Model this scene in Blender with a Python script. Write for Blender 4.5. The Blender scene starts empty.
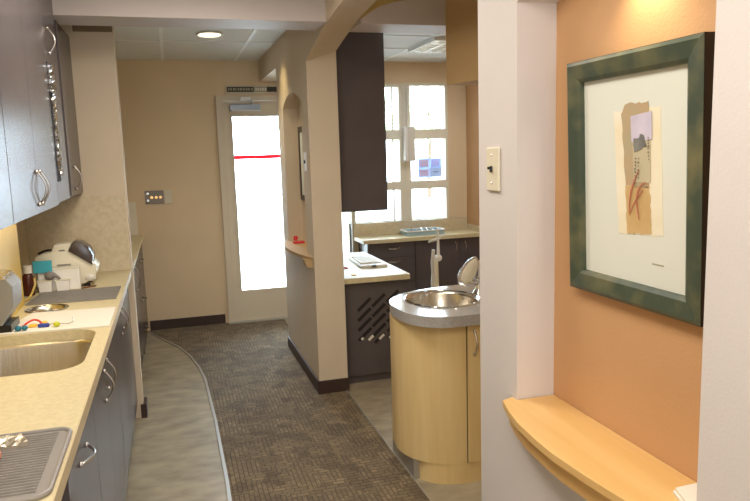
import bpy, bmesh, math, random
from mathutils import Vector, Matrix
random.seed(7)
S = bpy.context.scene
COL = S.collection
PI = math.pi

# ------------------------------------------------------------------ camera
def cam_matrix(pitch, yaw, roll):
    B = Matrix(((1,0,0),(0,0,-1),(0,1,0)))
    cy, sy = math.cos(yaw), math.sin(yaw)
    Rz = Matrix(((cy,sy,0),(-sy,cy,0),(0,0,1)))
    cp, sp = math.cos(pitch), math.sin(pitch)
    Rx = Matrix(((1,0,0),(0,cp,-sp),(0,sp,cp)))
    cr, sr = math.cos(roll), math.sin(roll)
    Rr = Matrix(((cr,-sr,0),(sr,cr,0),(0,0,1)))
    M = Rr @ Rx @ B @ Rz
    W = Matrix((M[0], -M[1], -M[2])).transposed()
    return W.to_4x4()
cd = bpy.data.cameras.new('camera')
cam = bpy.data.objects.new('camera', cd); COL.objects.link(cam)
cd.sensor_width = 36.0; cd.lens = 682.6*36/750; cd.clip_start = .02
cam.matrix_world = Matrix.Translation((0,0,1.55)) @ cam_matrix(*[math.radians(a) for a in (8.207,-16.471,-1.71)])
S.camera = cam

# ------------------------------------------------------------------ world, lights, exposure
S.view_settings.view_transform = 'Standard'; S.view_settings.look = 'None'
S.view_settings.exposure = 0.2; S.view_settings.gamma = 1.0; S.view_settings.use_curve_mapping = False
w = bpy.data.worlds.new('world'); S.world = w; w.use_nodes = True
bg = w.node_tree.nodes['Background']
bg.inputs[0].default_value = (0.68, 0.85, 1.0, 1); bg.inputs[1].default_value = 14.0

def area(name, loc, rot, sx, sy, power, color):
    l = bpy.data.lights.new(name, 'AREA'); l.shape = 'RECTANGLE'; l.size = sx; l.size_y = sy
    l.energy = power; l.color = color
    o = bpy.data.objects.new(name, l); COL.objects.link(o); o.location = loc; o.rotation_euler = rot
    return o
def spot(name, loc, target, power, color, size=70, blend=.6, radius=.03):
    l = bpy.data.lights.new(name, 'SPOT'); l.energy = power; l.color = color
    l.spot_size = math.radians(size); l.spot_blend = blend; l.shadow_soft_size = radius
    o = bpy.data.objects.new(name, l); COL.objects.link(o); o.location = loc
    o.rotation_euler = (Vector(target)-Vector(loc)).to_track_quat('-Z','Y').to_euler()
    return o
area('ceiling_panel_light_near', (0.05, 0.7, 2.385), (0,0,0), .6, 1.2, 20, (1,.93,.84))
area('ceiling_panel_light_mid', (0.15, 2.6, 2.385), (0,0,0), .6, .9, 21, (1,.92,.82))
area('rear_cool_fill', (0.0, -2.2, 1.5), (math.radians(90),0,0), 1.5, 1.4, 26, (.88,.94,1))  # cool fill added behind the camera; the rear wall has no window
area('alcove_panel_light', (1.95, 2.7, 2.385), (0,0,0), .6, .6, 15, (1,.91,.80))

# ------------------------------------------------------------------ materials
def s2l(c): return c/12.92 if c <= .04045 else ((c+.055)/1.055)**2.4
def rgb(r,g,b): return (s2l(r/255), s2l(g/255), s2l(b/255), 1)
def mat(name, c, rough=.5, metal=0, c2=None, scale=20, detail=4, bump=0, stretch=None, spec=.5, lo=.35, hi=.65, coat=0, bscale=None):
    m = bpy.data.materials.new(name); m.use_nodes = True
    nt = m.node_tree; b = nt.nodes['Principled BSDF']
    b.inputs['Base Color'].default_value = c; b.inputs['Roughness'].default_value = rough
    b.inputs['Metallic'].default_value = metal; b.inputs['Specular IOR Level'].default_value = spec
    b.inputs['Coat Weight'].default_value = coat
    if c2 is not None or bump:
        tc = nt.nodes.new('ShaderNodeTexCoord'); mp = nt.nodes.new('ShaderNodeMapping')
        nt.links.new(tc.outputs['Object'], mp.inputs[0])
        if stretch: mp.inputs['Scale'].default_value = stretch
        n = nt.nodes.new('ShaderNodeTexNoise'); n.inputs['Scale'].default_value = scale; n.inputs['Detail'].default_value = detail
        nt.links.new(mp.outputs[0], n.inputs[0])
        if c2 is not None:
            r = nt.nodes.new('ShaderNodeValToRGB'); r.color_ramp.elements[0].position = lo; r.color_ramp.elements[1].position = hi
            r.color_ramp.elements[0].color = c; r.color_ramp.elements[1].color = c2
            nt.links.new(n.outputs[0], r.inputs[0]); nt.links.new(r.outputs[0], b.inputs['Base Color'])
        if bump:
            src = n
            if bscale:
                src = nt.nodes.new('ShaderNodeTexNoise'); src.inputs['Scale'].default_value = bscale
                nt.links.new(tc.outputs['Object'], src.inputs[0])
            bp = nt.nodes.new('ShaderNodeBump'); bp.inputs['Strength'].default_value = bump; bp.inputs['Distance'].default_value = .01
            nt.links.new(src.outputs[0], bp.inputs['Height']); nt.links.new(bp.outputs[0], b.inputs['Normal'])
    return m
def emit(name, c, strength):
    m = bpy.data.materials.new(name); m.use_nodes = True
    b = m.node_tree.nodes['Principled BSDF']; b.inputs['Base Color'].default_value = c
    b.inputs['Emission Color'].default_value = c; b.inputs['Emission Strength'].default_value = strength
    return m
def glass(name, tint=(1,1,1,1)):
    m = bpy.data.materials.new(name); m.use_nodes = True; nt = m.node_tree
    for n in list(nt.nodes): nt.nodes.remove(n)
    o = nt.nodes.new('ShaderNodeOutputMaterial'); t = nt.nodes.new('ShaderNodeBsdfTransparent'); g = nt.nodes.new('ShaderNodeBsdfGlossy')
    t.inputs[0].default_value = tint; g.inputs['Roughness'].default_value = .02
    f = nt.nodes.new('ShaderNodeFresnel'); f.inputs[0].default_value = 1.45
    x = nt.nodes.new('ShaderNodeMixShader')
    nt.links.new(f.outputs[0], x.inputs[0]); nt.links.new(t.outputs[0], x.inputs[1]); nt.links.new(g.outputs[0], x.inputs[2])
    nt.links.new(x.outputs[0], o.inputs[0]); return m

def translucent(name, c, k=.35):
    m = mat(name, c, .5); nt = m.node_tree; t = nt.nodes.new('ShaderNodeBsdfTranslucent'); t.inputs[0].default_value = c
    x = nt.nodes.new('ShaderNodeMixShader'); x.inputs[0].default_value = k; b = nt.nodes['Principled BSDF']; o = nt.nodes['Material Output']
    nt.links.new(b.outputs[0], x.inputs[1]); nt.links.new(t.outputs[0], x.inputs[2]); nt.links.new(x.outputs[0], o.inputs[0]); return m
M = {}
M['wall'] = mat('wall_paint', rgb(213,196,170), .75, c2=rgb(217,200,174), scale=3, bump=.06, bscale=160)
M['wall_far'] = mat('far_wall_paint', rgb(226,203,168), .75, c2=rgb(230,207,172), scale=3, bump=.06, bscale=160)
M['wall_white'] = mat('pale_wall_paint', rgb(213,206,203), .7, c2=rgb(217,210,207), scale=3, bump=.06, bscale=160)
M['header'] = mat('header_paint', rgb(202,190,184), .55, c2=rgb(206,194,188), scale=3, bump=.05, bscale=160)
M['orange'] = mat('orange_wall_paint', rgb(200,155,110), .7, c2=rgb(204,159,114), scale=3, bump=.06, bscale=160)
M['ceiling'] = mat('ceiling_tile', rgb(226,226,220), .9, c2=rgb(216,216,210), scale=90, bump=.15)
M['tbar'] = mat('white_metal_bar', rgb(236,236,232), .5)
M['brown_base'] = mat('brown_vinyl_base', rgb(62,44,36), .5, c2=rgb(66,48,40), scale=10)
M['lam'] = mat('dark_laminate', rgb(91,83,83), .26, c2=rgb(95,87,87), scale=5, spec=.30)
M['lam_in'] = mat('dark_gap', rgb(30,24,24), .8)
M['stone'] = mat('cream_stone', rgb(220,206,166), .42, c2=rgb(209,194,153), scale=70, detail=8, spec=.4)
M['stone_edge'] = mat('edge_strip', rgb(206,188,150), .45)
M['splash'] = mat('splash_stone', rgb(216,200,168), .4, c2=rgb(204,188,154), scale=45, detail=8)
M['greystone'] = mat('grey_speckled_laminate', rgb(184,180,176), .09, c2=rgb(160,156,152), scale=160, detail=6, spec=.8)
M['maple'] = mat('maple', rgb(236,208,150), .42, c2=rgb(230,199,139), scale=5, detail=6, stretch=(6,6,.5))
M['maple_h'] = mat('maple_shelf', rgb(226,186,122), .36, c2=rgb(220,176,110), scale=5, detail=6, stretch=(6,.5,6))
M['steel'] = mat('brushed_steel', rgb(222,215,202), .24, 1, c2=rgb(204,196,182), scale=8, stretch=(40,1,1))
M['chrome'] = mat('chrome', rgb(225,225,225), .08, 1)
M['nickel'] = mat('satin_nickel', rgb(205,200,195), .22, 1)
M['white'] = mat('white_plastic', rgb(238,234,226), .4)
M['offwhite'] = mat('ivory_plastic', rgb(226,218,194), .45)
M['white_frame'] = mat('window_frame_paint', rgb(232,224,204), .5)
M['door_paint'] = mat('door_paint', rgb(218,204,180), .45)
M['black'] = mat('black_plastic', rgb(22,20,20), .3)
M['smoke'] = mat('smoked_visor', rgb(70,60,60), .22, spec=.6)
M['grey'] = mat('grey_mat', rgb(138,132,126), .6, c2=rgb(128,122,116), scale=40)
M['grey_rubber'] = mat('grey_ribbed_rubber', rgb(146,140,134), .45)
M['steel_paint'] = mat('grey_painted_metal', rgb(150,150,150), .35, .3)
M['paper'] = mat('white_paper', rgb(230,225,212), .75)
M['teal_box'] = mat('teal_card', rgb(70,178,196), .6)
M['amber_bottle'] = mat('brown_bottle', rgb(86,38,26), .25)
M['yellow'] = mat('warm_lit_backsplash', rgb(236,206,104), .5, c2=rgb(230,198,96), scale=6)  # yellow glow of the under-cabinet light put into the base colour
M['tube'] = mat('amber_tube', rgb(214,184,96), .4)
M['red'] = mat('red_plastic', rgb(214,52,30), .4)
M['stripe_film'] = translucent('red_stripe_film', rgb(236,70,90), .6)
M['redstripe'] = mat('red_plastic_gloss', rgb(228,44,64), .5)
M['lime'] = mat('lime_plastic', rgb(196,200,44), .4)
M['blue'] = mat('blue_plastic', rgb(44,64,150), .4)
M['teal'] = mat('teal_plastic', rgb(20,110,130), .4)
M['yplastic'] = mat('yellow_plastic', rgb(240,190,60), .4)
M['pencil'] = mat('brown_pencil', rgb(120,74,40), .5)
M['pink'] = mat('pink_cloth', rgb(214,150,124), .8)
M['foil'] = mat('foil', rgb(200,190,170), .3, .7, bump=.6, scale=30)
M['silver_bits'] = mat('silver_relief', rgb(200,200,205), .18, 1, c2=rgb(60,60,66), scale=70, bump=1, lo=.4, hi=.6)
M['frame'] = mat('green_patina_frame', rgb(64,76,62), .42, c2=rgb(116,112,78), scale=13, detail=9, stretch=(1,1,1), lo=.42, hi=.75)
M['frame_side'] = mat('black_frame_side', rgb(24,20,18), .35)
M['matboard'] = mat('mat_board', rgb(224,226,215), .8)
M['art_cream'] = mat('cream_paper', rgb(236,224,192), .85, c2=rgb(240,232,210), scale=14)
M['art_tan'] = mat('tan_paper', rgb(190,160,124), .85, c2=rgb(176,164,132), scale=10)
M['art_ochre'] = mat('ochre_wash', rgb(210,178,124), .85, c2=rgb(196,160,106), scale=10)
M['art_lilac'] = mat('lilac_wash', rgb(212,204,220), .85, c2=rgb(196,188,208), scale=20)
M['art_blot'] = mat('slate_blot', rgb(140,138,132), .9, c2=rgb(108,106,102), scale=30)
M['art_red'] = mat('rust_ink', rgb(184,108,82), .85)
M['ink'] = mat('dark_ink', rgb(118,104,88), .9)
M['poster_blue'] = translucent('poster_blue', rgb(186,200,222), .6)
M['poster_grey'] = translucent('poster_grey', rgb(238,240,242), .6)
M['skin'] = translucent('poster_pink', rgb(248,220,220), .6)
M['poster_lilac'] = translucent('poster_lilac', rgb(240,232,246), .6)
M['metalstrip'] = mat('metal_transition', rgb(186,184,178), .35, .6)
M['closer'] = mat('silver_closer', rgb(168,178,190), .35, .4)
M['sign_dark'] = mat('sign_dark', rgb(66,66,56), .5)
M['sign_light'] = mat('sign_light', rgb(168,164,140), .5)
M['greyblue'] = mat('blue_tray_plastic', rgb(176,204,218), .2, spec=.6)
M['frost'] = mat('frosted_box', rgb(214,208,196), .3)
M['lens'] = emit('downlight_lens', (1,.86,.62,1), 2.2)
M['louver'] = emit('troffer_lens', (.9,.96,1,1), 1.1)
M['amber_led'] = emit('amber_led', (1,.6,.22,1), .7)
M['white_led'] = emit('white_led', (.9,1,.95,1), .4)
M['glass'] = glass('window_glass')
M['leaf'] = mat('leaf', rgb(212,220,190), .7, c2=rgb(190,206,160), scale=8)
M['bark'] = mat('bark', rgb(110,90,70), .9, c2=rgb(80,64,50), scale=20)
M['concrete'] = mat('pavement', rgb(205,203,198), .9, c2=rgb(190,188,182), scale=4)
M['dome'] = mat('dome_plastic', rgb(246,238,214), .4)
M['gold_warm_light'] = mat('cove_warm_light', rgb(196,168,104), .7, c2=rgb(190,162,98), scale=3)  # warm light on the cove put into its gold base colour
M['tan'] = mat('tan_paint', rgb(196,164,116), .7, c2=rgb(190,158,110), scale=3)
M['plate_grey'] = mat('grey_control_plate', rgb(140,132,126), .5, .4)
M['art_sage'] = mat('sage_wash', rgb(204,192,160), .85, c2=rgb(190,180,150), scale=12)
M['shade_brown'] = mat('painted_shade_band', rgb(128,104,78), .6)  # brown for the painted shadow band on the wing wall
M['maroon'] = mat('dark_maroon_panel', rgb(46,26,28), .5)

def lino_mat():
    m = mat('vinyl_floor', rgb(140,130,110), .42, c2=rgb(178,166,140), scale=6, detail=7, stretch=(1,1.8,1), lo=.3, hi=.7, spec=.4)
    return m
M['lino'] = lino_mat()
def carpet_mat():
    m = bpy.data.materials.new('patterned_carpet'); m.use_nodes = True; nt = m.node_tree; b = nt.nodes['Principled BSDF']
    b.inputs['Roughness'].default_value = .9; b.inputs['Specular IOR Level'].default_value = .15; b.inputs['Sheen Weight'].default_value = .1
    N = nt.nodes.new; L = nt.links.new
    tc = N('ShaderNodeTexCoord')
    def bricks(scale, rot, bw, rh, off):
        mp = N('ShaderNodeMapping'); mp.inputs['Rotation'].default_value = (0,0,rot); L(tc.outputs['Object'], mp.inputs[0])
        t = N('ShaderNodeTexBrick'); t.inputs['Scale'].default_value = scale
        t.inputs['Mortar Size'].default_value = .04; t.inputs['Mortar Smooth'].default_value = .3
        t.inputs['Brick Width'].default_value = bw; t.inputs['Row Height'].default_value = rh; t.offset = off
        t.inputs['Color1'].default_value = (.40,.40,.40,1); t.inputs['Color2'].default_value = (.66,.66,.66,1); t.inputs['Mortar'].default_value = (.14,.14,.14,1)
        L(mp.outputs[0], t.inputs[0]); return t
    b1 = bricks(15, 0, .9, .42, .37); b2 = bricks(15, PI/2, .75, .34, .63)
    ch = N('ShaderNodeTexVoronoi'); ch.inputs['Scale'].default_value = 11; ch.distance = 'CHEBYCHEV'; ch.inputs['Randomness'].default_value = 1
    L(tc.outputs['Object'], ch.inputs[0])
    sep = N('ShaderNodeSeparateColor'); L(ch.outputs['Color'], sep.inputs[0])
    st = N('ShaderNodeMath'); st.operation = 'GREATER_THAN'; st.inputs[1].default_value = .5; L(sep.outputs[0], st.inputs[0])
    mx = N('ShaderNodeMix'); mx.data_type = 'RGBA'
    L(st.outputs[0], mx.inputs[0]); L(b1.outputs['Color'], mx.inputs[6]); L(b2.outputs['Color'], mx.inputs[7])
    # per-cell brightness so some squares stand out
    ml = N('ShaderNodeMix'); ml.data_type = 'RGBA'; ml.blend_type = 'MULTIPLY'; ml.inputs[0].default_value = .5
    L(mx.outputs[2], ml.inputs[6]); L(sep.outputs[1], ml.inputs[7])
    ns = N('ShaderNodeTexNoise'); ns.inputs['Scale'].default_value = 220; L(tc.outputs['Object'], ns.inputs[0])
    ad = N('ShaderNodeMix'); ad.data_type = 'RGBA'; ad.blend_type = 'OVERLAY'; ad.inputs[0].default_value = .7
    L(ml.outputs[2], ad.inputs[6]); L(ns.outputs[0], ad.inputs[7])
    r = N('ShaderNodeValToRGB'); r.color_ramp.elements[0].color = rgb(74,63,50); r.color_ramp.elements[1].color = rgb(166,146,114)
    r.color_ramp.elements[0].position = .05; r.color_ramp.elements[1].position = .9
    L(ad.outputs[2], r.inputs[0]); L(r.outputs[0], b.inputs['Base Color'])
    bp = N('ShaderNodeBump'); bp.inputs['Strength'].default_value = .4; bp.inputs['Distance'].default_value = .004
    L(ns.outputs[0], bp.inputs['Height']); L(bp.outputs[0], b.inputs['Normal'])
    return m
M['carpet'] = carpet_mat()

# ------------------------------------------------------------------ mesh helpers
class MB:
    def __init__(s): s.bm = bmesh.new()
    def box(s, x0,x1,y0,y1,z0,z1, bev=0):
        bm = bmesh.new()
        v = [bm.verts.new((x,y,z)) for x in (x0,x1) for y in (y0,y1) for z in (z0,z1)]
        for f in ((0,1,3,2),(4,6,7,5),(0,4,5,1),(2,3,7,6),(0,2,6,4),(1,5,7,3)): bm.faces.new([v[i] for i in f])
        if bev: bmesh.ops.bevel(bm, geom=bm.edges[:], offset=bev, segments=2, profile=.5, affect='EDGES')
        return s._add(bm)
    def _add(s, bm):
        bmesh.ops.recalc_face_normals(bm, faces=bm.faces[:])
        me = bpy.data.meshes.new('t'); bm.to_mesh(me); bm.free(); s.bm.from_mesh(me); bpy.data.meshes.remove(me); return s
    def prism(s, pts, axis, a, b, bev=0):
        """polygon pts extruded along axis from a to b; pts are the two other coords in xyz order"""
        def P(p, t):
            if axis == 'x': return (t, p[0], p[1])
            if axis == 'y': return (p[0], t, p[1])
            return (p[0], p[1], t)
        bm = bmesh.new(); A = [bm.verts.new(P(p,a)) for p in pts]; Bv = [bm.verts.new(P(p,b)) for p in pts]; n = len(pts)
        fa = bm.faces.new(A); fb = bm.faces.new(Bv[::-1])
        for i in range(n): bm.faces.new((A[i],Bv[i],Bv[(i+1)%n],A[(i+1)%n]))
        bmesh.ops.recalc_face_normals(bm, faces=bm.faces[:])
        if bev:
            ed = [e for f in (fa,fb) for e in f.edges]
            bmesh.ops.bevel(bm, geom=list(set(ed)), offset=bev, segments=2, profile=.5, affect='EDGES')
        bmesh.ops.triangulate(bm, faces=[f for f in bm.faces if len(f.verts) > 4])
        return s._add(bm)
    def tube(s, pts, r, n=8, closed=False):
        bm = bmesh.new(); pts = [Vector(p) for p in pts]; rings = []; N = len(pts); up = None
        for i, p in enumerate(pts):
            if closed: t = pts[(i+1)%N]-pts[i-1]
            else: t = pts[min(i+1,N-1)]-pts[max(i-1,0)]
            t.normalize()
            if up is None: up = t.orthogonal().normalized()
            else: up = (up - t*up.dot(t)).normalized()
            sd = t.cross(up); rr = r[i] if isinstance(r,(list,tuple)) else r
            rings.append([bm.verts.new(p + (up*math.cos(2*PI*k/n)+sd*math.sin(2*PI*k/n))*rr) for k in range(n)])
        R = range(N if closed else N-1)
        for i in R:
            a, b = rings[i], rings[(i+1)%N]
            for k in range(n): bm.faces.new((a[k],a[(k+1)%n],b[(k+1)%n],b[k]))
        if not closed: bm.faces.new(rings[0][::-1]); bm.faces.new(rings[-1])
        return s._add(bm)
    def lathe(s, prof, c, n=24, sx=1, sy=1):
        bm = bmesh.new(); rings = []
        for r, z in prof:
            rings.append([bm.verts.new((c[0]+sx*r*math.cos(2*PI*k/n), c[1]+sy*r*math.sin(2*PI*k/n), c[2]+z)) for k in range(n)])
        for a, b in zip(rings, rings[1:]):
            for k in range(n): bm.faces.new((a[k],a[(k+1)%n],b[(k+1)%n],b[k]))
        bm.faces.new(rings[0][::-1]); bm.faces.new(rings[-1])
        return s._add(bm)
    def ball(s, c, rx, ry, rz, n=12):
        bm = bmesh.new(); bmesh.ops.create_uvsphere(bm, u_segments=n, v_segments=max(6,n//2+2), radius=1)
        for v in bm.verts: v.co = (c[0]+v.co.x*rx, c[1]+v.co.y*ry, c[2]+v.co.z*rz)
        return s._add(bm)
    def build(s, name, m, parent=None, smooth=False):
        me = bpy.data.meshes.new(name); s.bm.to_mesh(me); s.bm.free()
        o = bpy.data.objects.new(name, me); COL.objects.link(o); me.materials.append(M[m] if isinstance(m,str) else m)
        if smooth:
            for p in me.polygons: p.use_smooth = True
            try: me.set_sharp_from_angle(angle=math.radians(35))
            except Exception: pass
        if parent: o.parent = parent
        return o
def smoothed(o):
    for p in o.data.polygons: p.use_smooth = True
    o.data.set_sharp_from_angle(angle=math.radians(35)); return o
def empty(name, loc=(0,0,0)):
    o = bpy.data.objects.new(name, None); COL.objects.link(o); o.location = loc; o.empty_display_size = .05; return o
def tag(o, label, cat, group=None):
    o['label'] = label; o['category'] = cat
    if group: o['group'] = group
    return o
def struct(o, label=None):
    o['kind'] = 'structure'
    return o
def BX(name, m, *a, parent=None, bev=0): return MB().box(*a, bev=bev).build(name, m, parent)
def SBX(name, m, *a, bev=0): return struct(BX(name, m, *a, bev=bev))
def bow(mb, p0, p1, n, d, r=.0045, seg=12):
    p0, p1, n = Vector(p0), Vector(p1), Vector(n)
    pts = [p0] + [p0.lerp(p1, t/seg) + n*(.006+d*math.sin(PI*t/seg)) for t in range(seg+1)] + [p1]
    mb.tube(pts, r)
    for p in (p0,p1): mb.ball(p+n*.004, .008,.008,.008, 8)
    return mb
def arc(y0, y1, zs, rise, n=16):
    """segmental arch points from y0 to y1 springing at zs"""
    h = (y1-y0)/2; R = (h*h+rise*rise)/(2*rise); c = (y0+y1)/2; a = math.asin(h/R)
    return [(c + R*math.sin(-a+2*a*i/n), zs+rise-R+R*math.cos(-a+2*a*i/n)) for i in range(n+1)]

CZ = 2.40
# ------------------------------------------------------------------ the setting: shell
SBX('floor', 'lino', -.95,3.05,-2.5,6.4,-.06,0)
SBX('ceiling', 'ceiling', -.95,3.05,-2.5,6.55,CZ,CZ+.06)
curve = [(.15,-2.3),(.155,1.5),(.161,2.6),(.168,3.2),(.165,4.0),(.146,4.78),(.115,5.1),(.06,5.42),(-.02,5.72),(-.12,5.95),(-.2,6.15),(-.262,6.32),(-.27,6.39)]
cp = curve + [(.95,6.39),(.95,5.4),(.838,5.4),(.838,4.19),(1.012,4.19),(1.012,-2.3)]
struct(MB().prism(cp, 'z', .0, .004).build('floor_carpet', 'carpet'))
mb = MB()
for i in range(len(curve)-2):
    (xa,ya),(xb,yb) = curve[i],curve[i+1]
    mb.prism([(xa-.012,ya),(xa+.004,ya),(xb+.004,yb),(xb-.012,yb)], 'z', 0, .007)
struct(mb.build('trim_1', 'metalstrip'))
SBX('trim_2', 'metalstrip', 1.012,1.02,1.8,4.19,0,.006)
SBX('wall_left', 'wall', -.95,-.80,-2.5,6.55,0,CZ)
SBX('wall_rear', 'wall', -.95,1.1,-2.6,-2.5,0,CZ)
SBX('wall_wing', 'wall', -.80,-.247,4.2,4.31,0,CZ)
# far wall with door and window openings
mb = MB()
mb.box(-.95,.44,6.4,6.56,0,CZ); mb.box(.44,1.42,6.4,6.56,2.09,CZ); mb.box(1.42,1.50,6.4,6.56,0,CZ)
mb.box(1.50,3.05,6.4,6.56,2.18,CZ); mb.box(1.66,3.05,6.4,6.56,0,.866); mb.box(1.50,1.66,6.4,6.56,0,.1)
mb.box(2.68,3.05,6.4,6.56,.866,2.18)
struct(mb.build('wall_far', 'wall_far'))
SBX('wall_right', 'orange', 2.885,3.05,1.7,6.4,0,CZ)
SBX('wall_alcove', 'wall', 1.03,2.885,1.70,1.80,0,CZ)
SBX('wall_stub', 'wall', 1.80,1.92,1.80,3.42,0,CZ)
struct(MB().prism([(1.465,3.5),(1.575,3.015),(1.66,2.6),(1.80,2.6),(1.80,3.5)], 'z', 1.896, CZ).build('wall_bulkhead', 'tan'))
# right corridor wall: column + near niche + near wall
mb = MB()
mb.box(.85,1.03,1.576,1.80,0,CZ)                     # column
mb.box(.85,1.03,.923,1.576,0,.862)                    # below the niche
mb.prism([(.923,CZ),(.923,1.905)] + arc(.923,1.576,1.905,.085)[1:-1] + [(1.576,1.905),(1.576,CZ)], 'x', .85, .961)
struct(mb.build('wall_niche', 'wall_white'))
SBX('wall_near_right', 'wall_white', .85,1.03,-2.5,.923,0,CZ)
SBX('wall_niche_back', 'orange', .961,1.03,.923,1.576,.862,CZ)
# the partition beyond the arch with its own niche
def partition():
    mb = MB(); x0, x1 = .84, 1.03
    mb.box(x0,x1,4.2,5.39,0,.87); mb.prism([(x0,.87),(x1,.87),(x1,2.17),(x0,2.105)], 'y', 4.2, 4.43); mb.box(x0,x1,5.15,5.39,.87,2.13)
    a = arc(4.43,5.15,1.885,.085)
    mb.prism([(4.43,2.13)] + a + [(5.15,2.13)], 'x', x0, .95)
    mb.box(.95,x1,4.43,5.15,.87,2.13)
    # lintel above: arched opening towards the camera, flat lintel beyond
    la = [(1.8 + 2.4*i/24) for i in range(25)]
    fa = [(y, 2.27-.105*(y-2.95)**2) for y in la]; ba = [(y, 2.295-.08*(y-2.95)**2) for y in la]
    fa = [(1.8,CZ)] + fa + [(4.2,CZ)]; ba = [(1.8,CZ)] + ba + [(4.2,CZ)]
    bm = bmesh.new(); A = [bm.verts.new((x0,)+p) for p in fa]; B = [bm.verts.new((x1,)+p) for p in ba]; n = len(A)
    TA = [bm.verts.new((x0,p[0],CZ)) for p in fa[1:-1]]; TB = [bm.verts.new((x1,p[0],CZ)) for p in ba[1:-1]]; m_ = len(TA); A = A[1:-1]; B = B[1:-1]
    for i in range(m_-1):
        bm.faces.new((A[i],A[i+1],TA[i+1],TA[i])); bm.faces.new((B[i],TB[i],TB[i+1],B[i+1])); bm.faces.new((A[i],B[i],B[i+1],A[i+1])); bm.faces.new((TA[i],TA[i+1],TB[i+1],TB[i]))
    bm.faces.new((A[0],TA[0],TB[0],B[0])); bm.faces.new((A[-1],B[-1],TB[-1],TA[-1])); bmesh.ops.delete(bm, geom=[v for v in bm.verts if not v.link_faces], context='VERTS'); mb._add(bm)
    mb.box(x0,x1,4.43,5.39,2.13,CZ); mb.prism([(x0,2.105),(x1,2.17),(x1,CZ),(x0,CZ)], 'y', 4.2, 4.43); mb.box(x0,x1,5.39,6.4,2.212,CZ)
    return mb
struct(partition().build('wall_partition', 'wall'))
# header beam across corridor and alcove
SBX('wall_header', 'header', -.80,.84,3.62,3.88,2.232,CZ)
SBX('wall_header_alcove', 'header', 1.03,2.885,3.62,3.88,2.228,CZ)
q = [(1.031,CZ),(1.031,2.25),(1.06,2.272),(1.10,2.298),(1.14,2.32),(1.21,2.342),(1.28,2.356),(1.36,2.366),(1.46,2.372),(1.46,CZ)]
struct(MB().prism(q, 'y', 3.60, 3.619).build('trim_4', 'gold_warm_light'))
# baseboards
SBX('baseboard_far', 'brown_base', -.262,.41,6.388,6.399,0,.09)
mb = MB(); mb.box(.829,.839,4.19,5.39,0,.09); mb.box(.829,1.032,4.188,4.199,0,.09); struct(mb.build('baseboard_partition', 'brown_base'))
SBX('baseboard_wing', 'brown_base', -.262,-.228,4.188,4.32,0,.085)
SBX('baseboard_right', 'brown_base', .84,.849,-2.4,1.81,0,.09)
# ceiling grid
mb = MB()
for x in (.012, .63): mb.box(x-.012,x+.012,3.885,6.4,CZ-.006,CZ+.001)
for y in (4.75, 5.38): mb.box(-.8,.84,y-.012,y+.012,CZ-.006,CZ+.001)
for x in (1.38, 1.99, 2.6): mb.box(x-.012,x+.012,3.885,6.4,CZ-.006,CZ+.001)
for y in (4.35, 4.96, 5.57): mb.box(1.04,2.66,y-.012,y+.012,CZ-.006,CZ+.001)
struct(mb.build('trim_5', 'tbar'))

# door
d = struct(empty('door_1', (.93,6.4,0)))
def P(o, par):                                    # keep world coords while parenting to an offset empty
    o.parent = par; o.matrix_parent_inverse = Matrix.Translation(-Vector(par.location)); return o
def part(par, name, m, mb, smooth=False): return P(mb.build(name, m, None, smooth), par)
mb = MB(); mb.box(.441,.495,6.37,6.5,.013,2.045); mb.box(1.365,1.419,6.37,6.5,.013,2.045); mb.box(.441,1.419,6.37,6.5,2.045,2.089)
part(d, 'door_frame', 'door_paint', mb)
mb = MB(); mb.box(.497,.575,6.39,6.435,.01,2.042); mb.box(1.27,1.363,6.39,6.435,.01,2.042); mb.box(.575,1.27,6.39,6.435,.01,.30); mb.box(.575,1.27,6.39,6.435,1.905,2.042)
part(d, 'door_slab', 'door_paint', mb)
mb = MB()
for a in ((.562,.578,.287,1.918),(1.267,1.283,.287,1.918)): mb.box(a[0],a[1],6.383,6.391,a[2],a[3])
mb.box(.578,1.267,6.383,6.391,.287,.302); mb.box(.578,1.267,6.383,6.391,1.903,1.918)
part(d, 'glazing_bead', 'door_paint', mb)
part(d, 'pane', 'glass', MB().box(.578,1.267,6.408,6.414,.302,1.903))
part(d, 'red_stripe', 'stripe_film', MB().box(.578,1.267,6.4035,6.4075,1.520,1.555))
part(d, 'threshold', 'metalstrip', MB().box(.44,1.42,6.33,6.5,0,.012))
mb = MB(); mb.tube([(1.31,6.39,.98),(1.31,6.34,.98)], .012); mb.tube([(1.31,6.34,.98),(1.2,6.335,.98)], .01)
part(d, 'door_handle', 'nickel', mb)
c = empty('door_closer', (.70,6.38,1.93))
tag(c, 'silver box-shaped door closer with its arm at the top of the glass door', 'door closer')
part(c, 'body', 'closer', MB().box(.556,.83,6.325,6.388,1.952,2.01,bev=.006))
part(c, 'cover_lip', 'tbar', MB().box(.575,.83,6.318,6.326,1.948,1.958))
mb = MB(); mb.tube([(.75,6.36,2.012),(.76,6.34,2.04),(.70,6.345,2.052)], .008); part(c, 'arm', 'closer', mb)
part(c, 'bracket', 'tbar', MB().box(.66,.745,6.33,6.369,2.046,2.075,bev=.003))
s = empty('door_sign', (.78,6.4,2.14)); tag(s, 'narrow dark strip sign with pale lettering above the glass door', 'sign')
part(s, 'backing', 'door_paint', MB().box(.53,1.08,6.386,6.399,2.10,2.183))
mb = MB(); mb.box(.545,.785,6.381,6.387,2.122,2.168); mb.box(.905,1.07,6.381,6.387,2.122,2.168); part(s, 'dark_panel', 'sign_dark', mb)
part(s, 'light_panel', 'sign_light', MB().box(.785,.905,6.381,6.387,2.122,2.168))
mb = MB(); random.seed(3); x = .556
while x < .775:
    wd = random.uniform(.010,.02); mb.box(x,x+wd,6.379,6.382,2.135,2.157); x += wd + random.uniform(.004,.012)
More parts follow.
